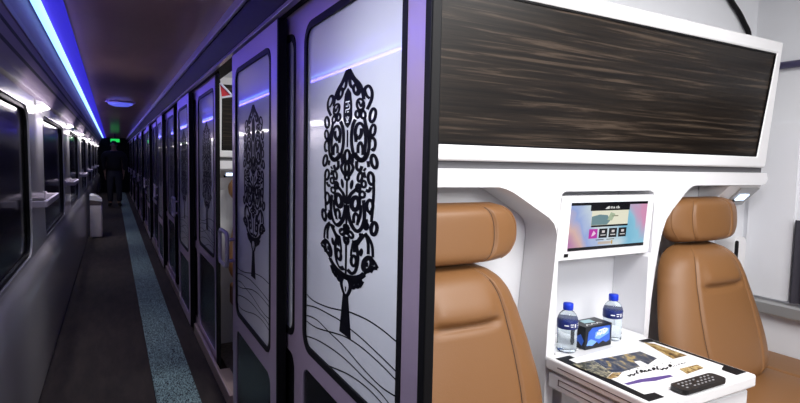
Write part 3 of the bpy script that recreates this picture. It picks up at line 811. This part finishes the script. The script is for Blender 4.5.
script_line(616, 377.8, 622, 379, 2, 1, M['ink'], .0012, 'small_print')
# remote control
def make_remote():
    a, b, c = onT(676, 390.5, .012), onT(721, 377.2, .012), onT(683, 393, .012)
    ax = (b-a); L = ax.length; ax.normalize(); sd = Vector((-ax.y, ax.x, 0))
    ctr = (onT(670.5, 383.5, .012)+onT(727, 380, .012)+onT(712, 374.6, .012)+onT(683, 393.5, .012))/4
    t = thing('remote_control', (ctr.x, ctr.y, ZTB+.001), 'black remote control with small buttons lying on the table front', 'remote control')
    hl, hw = .098, .026
    m = lambda p, q: Vector((ctr.x, ctr.y, ZTB+.0032))+ax*p+sd*q
    obj('body', plate(nb(), [rrect(-hl, hl, -hw, hw, .016)], m, (0, 0, .013)), M['remote'], t, bevel=.004, seg=3)
    bt = mat('remote_button', (.30, .30, .31), .5)
    for i in range(9):
        for j in range(3):
            if (i*3+j) % 7 == 3: continue
            m2 = lambda p, q, i=i, j=j: Vector((ctr.x, ctr.y, ZTB+.0158))+ax*(p-.072+i*.017)+sd*(q-.013+j*.013)
            obj('button', plate(nb(), [rrect(-.004, .004, -.0022, .0022, .0015, 2)], m2, (0, 0, .0016)), bt, t)
    return t
make_remote()
# bottles
def make_bottle(c):
    t = thing('water_bottle', c, '', 'water bottle', 'small water bottles in the alcove')
    s = 1.0
    prof = [(.029, 0), (.0325, .004), (.033, .012), (.031, .018), (.033, .025), (.0315, .037), (.033, .049), (.0315, .061), (.033, .073), (.0335, .079), (.0335, .107), (.032, .115), (.026, .127), (.018, .135), (.0135, .138), (.0135, .146)]
    obj('bottle_body', lathe(nb(), prof, c, 28), M['water'], t, smooth=True)
    lb = obj('label', lathe(nb(), [(.0338, .080), (.0344, .081), (.0344, .107), (.0338, .108)], c, 28), M['label_blue'], t, smooth=True)
    bm = nb()
    for k, (a0, a1, zz, hh) in enumerate(((-152, -128, .106, .004), (-120, -100, .110, .003), (-118, -104, .103, .003), (-95, -86, .106, .012), (-70, -52, .112, .003), (-72, -50, .105, .003), (-66, -56, .099, .002))):
        n = 5; A = []
        for i in range(n+1):
            a = math.radians(a0+(a1-a0)*i/n); A.append([bm.verts.new((c[0]+.0349*math.cos(a), c[1]+.0349*math.sin(a), c[2]+z-.0125)) for z in (zz-hh/2, zz+hh/2)])
        for p, q in zip(A, A[1:]): bm.faces.new((p[0], q[0], q[1], p[1]))
    obj('label_print', bm, M['print_white'], lb)
    cp = [(.0155, .140), (.0168, .142), (.0168, .158), (.0155, .162), (.001, .1625)]
    obj('cap', lathe(nb(), cp, c, 24), M['blue_cap'], t, smooth=True)
    return t
b1 = make_bottle(tuple(pZ(566.3, 350.5, ZTB).xy)+(ZTB+.0005,)); b1['label'] = 'left small water bottle with blue cap, in front of the blue snack box'
p2 = pZ(611.5, 338.5, ZTB); b2 = dup(b1, (p2.x-b1.location.x, p2.y-b1.location.y, 0), 'right small water bottle with blue cap, behind the blue snack box')
# snack box
def make_snack():
    A, B, Cc = pZ(573.5, 345.5, ZTB), pZ(584.8, 350.8, ZTB), pZ(611, 344.8, ZTB)
    z0, hgt = ZTB+.001, .078
    e1 = Cc-B; e1.z = 0; L = e1.length; e1.normalize(); e2 = Vector((-e1.y, e1.x, 0)); dpt = .075
    t = thing('snack_box', (B.x, B.y, ZTB), 'small black and blue snack carton between the two water bottles', 'snack box')
    bl = mat('box_black', (.008, .010, .016), .35); bb = mat('box_blue', (.03, .12, .60), .35); lt = mat('box_light_blue', (.20, .42, .85), .35)
    def m3(u, v, w): return Vector((B.x, B.y, z0))+e1*u+e2*v+Vector((0, 0, w))
    bm = nb(); pts = [(0, 0), (L, 0), (L, dpt), (0, dpt)]
    prism(bm, [m3(u, v, 0) for u, v in pts], (0, 0, hgt))
    obj('carton', bm, bl, t, bevel=.0015)
    fr = lambda u, w: m3(u, -.0012, w)
    ex = e2*.0008
    wv = [(L*.06, .012), (L*.16, .018), (L*.26, .010), (L*.42, .022), (L*.5, .014), (L*.66, .022), (L*.78, .014), (L*.92, .020), (L*.92, .071), (L*.24, .073), (L*.10, .060)]
    obj('front_print', plate(nb(), [wv], fr, ex), bb, t)
    obj('front_print', plate(nb(), [[(L*.04, .016), (L*.24, .012), (L*.42, .022), (L*.30, .030), (L*.2, .035), (L*.1, .030)]], lambda u, w: m3(u, -.0018, w), ex), lt, t)
    obj('front_print', plate(nb(), [[(L*.34, .036), (L*.50, .030), (L*.86, .044), (L*.88, .062), (L*.70, .066), (L*.36, .056)]], lambda u, w: m3(u, -.0018, w), ex), lt, t)
    bm = nb(); f2 = lambda u, w: m3(u, -.0024, w)
    for pts in ([(.40, .042), (.44, .054), (.48, .044)], [(.50, .056), (.53, .044), (.57, .054)], [(.58, .046), (.60, .060)], [(.63, .046), (.66, .058), (.70, .050), (.66, .046)], [(.73, .048), (.75, .062), (.80, .058), (.76, .052)], [(.46, .060), (.72, .064)]):
        ribbon(bm, [(L*u, w) for u, w in pts], .0045, f2)
    obj('front_lettering', bm, M['print_white'], t)
    sf = lambda v, w: m3(-.0012, v, w)
    obj('side_print', plate(nb(), [[(.006, .03), (.02, .05), (.034, .040), (.05, .062), (.068, .05), (.07, .02), (.055, .03), (.045, .01), (.03, .024), (.014, .012)]], sf, e1*.0008), bb, t)
    obj('side_print', plate(nb(), [[(.04, .05), (.06, .066), (.07, .05), (.055, .045)]], lambda v, w: m3(-.0018, v, w), e1*.0008), lt, t)
    tf = lambda u, v: m3(u, v, hgt+.0005)
    obj('top_print', plate(nb(), [[(L*.25, .035), (L*.62, .03), (L*.66, .06), (L*.30, .064)]], tf, (0, 0, .0006)), mat('box_pale', (.35, .55, .60), .35), t)
    bm = nb()
    for pts in ([(.12, .008), (.22, .02), (.3, .010)], [(.34, .012), (.42, .022), (.5, .012)], [(.55, .012), (.62, .022), (.74, .014)]):
        ribbon(bm, [(L*u, v) for u, v in pts], .004, lambda u, v: m3(u, v, hgt+.0012))
    obj('top_lettering', bm, M['print_white'], t)
make_snack()

# ---- window side of the compartment
t = thing('window_blind', (2.6, 1.2, .74), 'pale grey wall panel beside the dark window edge right of the seat', 'panel')
obj('panel', plate(nb(), [rrect(1.185, 1.375, .722, 1.50, .012)], mYZ(2.586), (.0135, 0, 0)), M['wallwhite'], t, bevel=.005, seg=3)
t2 = thing('window_curtain', (2.59, 1.1, .72), 'dark curtain edge hanging at the right edge beside the compartment window', 'curtain')
bm = nb(); n = 40; a, b = [], []
for i in range(n+1):
    y = .80+.372*i/n; x = 2.572+.012*math.sin(i*1.25)
    a.append((x, y))
pts = a+[(x+.008, y) for x, y in reversed(a)]
prism(bm, [(x, y, .725) for x, y in pts], (0, 0, .36))
obj('cloth', bm, mat('curtain_dark', (.03, .028, .04), .8), t2, smooth=False)
o = obj('sill_ledge', prism(nb(), [(2.598, -.9, .712), (2.560, -.9, .712), (2.552, -.9, .704), (2.552, -.9, .662), (2.560, -.9, .654), (2.598, -.9, .654)], (0, 2.29, 0)), M['grey'])
tag(base(o, (2.58, .25, .654)), 'grey metal sill ledge running along the window wall behind the right seat', 'sill')
o = obj('curtain_rail', tube(nb(), [(2.575, -.9, 1.752), (2.575, 1.395, 1.752)], .016, 10), mat('rail_violet', (.10, .09, .20), .4), None, smooth=True)
tag(base(o, (2.575, .3, 1.752)), 'dark violet rail along the window wall right of the upper bunk', 'rail')
h = pX(765, 110, 2.58)
t = thing('coat_hook', (2.6, h.y, h.z), 'tiny white coat hook on the wall right of the upper bunk', 'hook')
bm = nb(); tube(bm, [(2.599, h.y, h.z), (2.57, h.y, h.z-.005), (2.555, h.y-.0, h.z+.012)], .004, 8); obj('peg', bm, M['white_gloss'], t, smooth=True)
bm = nb(); tube(bm, [(2.5995, h.y, h.z), (2.594, h.y, h.z)], .014, 12); obj('plate', bm, M['white_gloss'], t)
pts = [pY(727, -6, 1.385), pY(733, 4, 1.385), pY(739, 13, 1.385), pY(744, 23, 1.385), pY(749, 36, 1.385)]
pts = [pts[0]+(pts[0]-pts[1])*4]+pts+[pts[-1]+Vector((.004, 0, -.12))]
o = obj('bunk_strap', tube(nb(), smoothline(pts, 5), .011, 8), M['black'], None, smooth=True)
tag(base(o, pts[-1]), 'black strap rising from behind the upper bunk frame', 'strap')

# ---- red warning sign in the next compartment's doorway
p = [pX(219.5, 82, .552), pX(232, 94.5, .552), pX(224, 96, .552), pX(220, 95, .552)]
Ys = 2.90
tw = thing('warning_sign', (.64, 3.15, 1.62), 'small red triangular sign hanging in the next compartment doorway', 'sign')
q = [pY(220, 83, 3.17), pY(232.5, 96, 3.17), pY(222, 97.5, 3.17)]
obj('panel', prism(nb(), q, (0, .004, 0)), M['red'], tw)
cc = sum(q, Vector())/3
bm = nb()
for a, b in ((0, 1), (1, 2)): tube(bm, [q[a]+Vector((0, -.001, 0)), q[b]+Vector((0, -.001, 0))], .006, 6)
obj('edge', bm, M['print_white'], tw)
bm = nb(); tube(bm, [q[0], (q[0].x-.01, 3.17, 1.795)], .003, 6); obj('hanger', bm, M['black'], tw)

# ---- corridor small things: bin, exit sign, ceiling lamp
bp = Vector((-.245, 9.75, 0))
t = thing('waste_bin', bp, 'white box shaped bin with dark lid band by the corridor windows', 'bin')
obj('body', box(nb(), -.325, -.155, 9.6, 9.95, .008, .52), M['bin'], t, bevel=.02, seg=3)
pts = [(-.325, .521), (-.155, .521), (-.15, .58), (-.165, .62), (-.20, .65), (-.26, .665), (-.325, .67)]
obj('lid_band', prism(nb(), [(x, 9.6, z) for x, z in [(-.325, .521), (-.155, .521), (-.151, .575), (-.325, .60)]], (0, .35, 0)), mat('bin_band', (.12, .09, .09), .4), t, bevel=.006)
obj('lid', prism(nb(), [(x, 9.6, z) for x, z in [(-.325, .601), (-.151, .576), (-.165, .62), (-.21, .66), (-.27, .68), (-.325, .685)]], (0, .35, 0)), M['white_gloss'], t, bevel=.008)
ex = pY(115, 140.5, 17.2)
t = thing('exit_sign', (ex.x, 17.2, ex.z-.05), 'small green lit exit sign above the far end of the corridor', 'sign')
obj('case', box(nb(), ex.x-.13, ex.x+.13, 17.2, 17.25, ex.z-.06, ex.z+.06), M['black'], t, bevel=.004)
obj('lit_face', box(nb(), ex.x-.115, ex.x+.115, 17.194, 17.1995, ex.z-.047, ex.z+.047), M['exit'], t)
bm = nb(); tube(bm, [(ex.x, 17.225, ex.z+.069), (ex.x, 17.225, CEIL-.001)], .01, 8); obj('bracket', bm, M['black'], t)
cl = thing('ceiling_lamp', (.10, 7.1, CEIL), 'round bluish lamp flush in the dark corridor ceiling', 'ceiling lamp')
obj('rim', lathe(nb(), [(.155, 0), (.16, -.008), (.145, -.016), (.14, -.010)], (.10, 7.1, CEIL-.0005), 32), M['frame'], cl, smooth=True)
obj('lens', lathe(nb(), [(.138, -.006), (.125, -.03), (.08, -.05), (.001, -.056)], (.10, 7.1, CEIL-.0005), 32), mat('lamp_dim_blue', (.2, .2, .5), .3, emit=(.10, .12, .75), es=.9), cl, smooth=True)

# ================================================================== person at the far end
def skin_obj(name, chains, m, parent, sub=2):
    """chains: list of lists of (x, y, z, r); first vertex of the first chain is the root; repeated points join"""
    verts, rad, edges, idx = [], [], [], {}
    for ch in chains:
        prev = None
        for (x, y, z, r) in ch:
            k = (round(x, 4), round(y, 4), round(z, 4))
            if k not in idx: idx[k] = len(verts); verts.append((x, y, z)); rad.append(r)
            i = idx[k]
            if prev is not None and prev != i: edges.append((prev, i))
            prev = i
    me = bpy.data.meshes.new(name); me.from_pydata(verts, edges, []); me.materials.append(m)
    o = bpy.data.objects.new(name, me); COL.objects.link(o)
    sk = o.modifiers.new('skin', 'SKIN'); sk.use_smooth_shade = True
    for i, v in enumerate(me.skin_vertices[0].data):
        r = rad[i]; v.radius = r if isinstance(r, tuple) else (r, r); v.use_root = (i == 0)
    s = o.modifiers.new('sub', 'SUBSURF'); s.levels = sub; s.render_levels = sub
    if parent is not None: o.parent = parent
    return o
def make_person(px, py):
    t = thing('person', (px, py, .012), 'person in a black jacket and dark jeans standing far down the corridor', 'person')
    pelvis = (0, 0, .90, (.13, .10))
    # continuous body facing the viewer (-Y)
    body = [[pelvis, (0, 0, 1.06, (.12, .09)), (0, .005, 1.24, (.15, .10)), (0, .01, 1.37, (.11, .075)), (0, 0, 1.44, .052), (0, -.012, 1.50, .058), (0, -.015, 1.565, (.072, .088)), (0, -.01, 1.625, (.068, .08))]]
    for s in (-1, 1):
        body.append([pelvis, (s*.09, 0, .82, .088), (s*.10, -.015, .47, .060), (s*.105, .01, .10, .042), (s*.11, -.03, .045, .042), (s*.12, -.15, .035, .036)])
        body.append([(0, .01, 1.37, (.11, .075)), (s*.165, .01, 1.36, .060), (s*.215, .02, 1.12, .046), (s*.215, -.03, .90, .034), (s*.213, -.045, .84, (.022, .034)), (s*.212, -.055, .78, (.016, .034))])
        for k in range(4):
            yy = -.085+.022*k; ln = (.065, .078, .072, .055)[k]
            body.append([(s*.212, -.055, .78, (.016, .034)), (s*.212, yy, .755, .009), (s*.205, yy, .755-ln*.55, .0085), (s*.197, yy+.004, .755-ln, .007)])
        body.append([(s*.213, -.045, .84, (.022, .034)), (s*.205, -.085, .80, .011), (s*.198, -.098, .765, .009)])
    skin_obj('body', body, M['skin'], t)
    jk = [[(0, 0, .86, (.20, .14)), (0, 0, 1.06, (.195, .135)), (0, .005, 1.24, (.215, .14)), (0, .01, 1.37, (.13, .095)), (0, .005, 1.42, (.075, .07))]]
    for s in (-1, 1): jk.append([(0, .01, 1.37, (.13, .095)), (s*.19, .01, 1.35, .10), (s*.265, .02, 1.12, .085), (s*.235, -.025, .90, .062)])
    skin_obj('jacket', jk, M['cloth_black'], t)
    tr = [[(0, 0, 1.0, (.135, .105)), (0, 0, .90, (.145, .115))]]
    for s in (-1, 1): tr.append([(0, 0, .90, (.145, .115)), (s*.092, 0, .80, .104), (s*.10, -.012, .47, .078), (s*.105, .01, .09, .066)])
    skin_obj('trousers', tr, M['jeans'], t)
    for s in (-1, 1):
        skin_obj('shoe', [[(s*.108, .03, .05, .05), (s*.115, -.07, .045, .045), (s*.122, -.17, .036, .036)]], M['cloth_black'], t)
    skin_obj('hair', [[(0, .022, 1.585, (.074, .074)), (0, .008, 1.635, (.078, .086)), (0, -.012, 1.662, (.062, .07))]], M['hair'], t)
    # face: nose, eyes, mouth, ears as small details on the head
    bm = nb(); prism(bm, [(-.012, -.10, 1.55), (.012, -.10, 1.55), (0, -.098, 1.585)], (0, .03, 0)); nose = obj('nose', bm, M['skin'], None, bevel=.004); nose.parent = t
    for s in (-1, 1):
        bm = nb(); bmesh.ops.create_uvsphere(bm, u_segments=10, v_segments=8, radius=.010); bmesh.ops.translate(bm, verts=bm.verts, vec=(s*.028, -.092, 1.583)); e = obj('eye', bm, M['cloth_black'], None, smooth=True); e.parent = t
        bm = nb(); bmesh.ops.create_uvsphere(bm, u_segments=10, v_segments=8, radius=.022); bmesh.ops.scale(bm, verts=bm.verts, vec=(.4, .8, 1.3)); bmesh.ops.translate(bm, verts=bm.verts, vec=(s*.074, -.01, 1.57)); e = obj('ear', bm, M['skin'], None, smooth=True); e.parent = t
    bm = nb(); box(bm, -.022, .022, -.097, -.08, 1.524, 1.531); mo = obj('mouth', bm, M['cloth_black'], None); mo.parent = t
    return t
make_person(.045, 15.6)
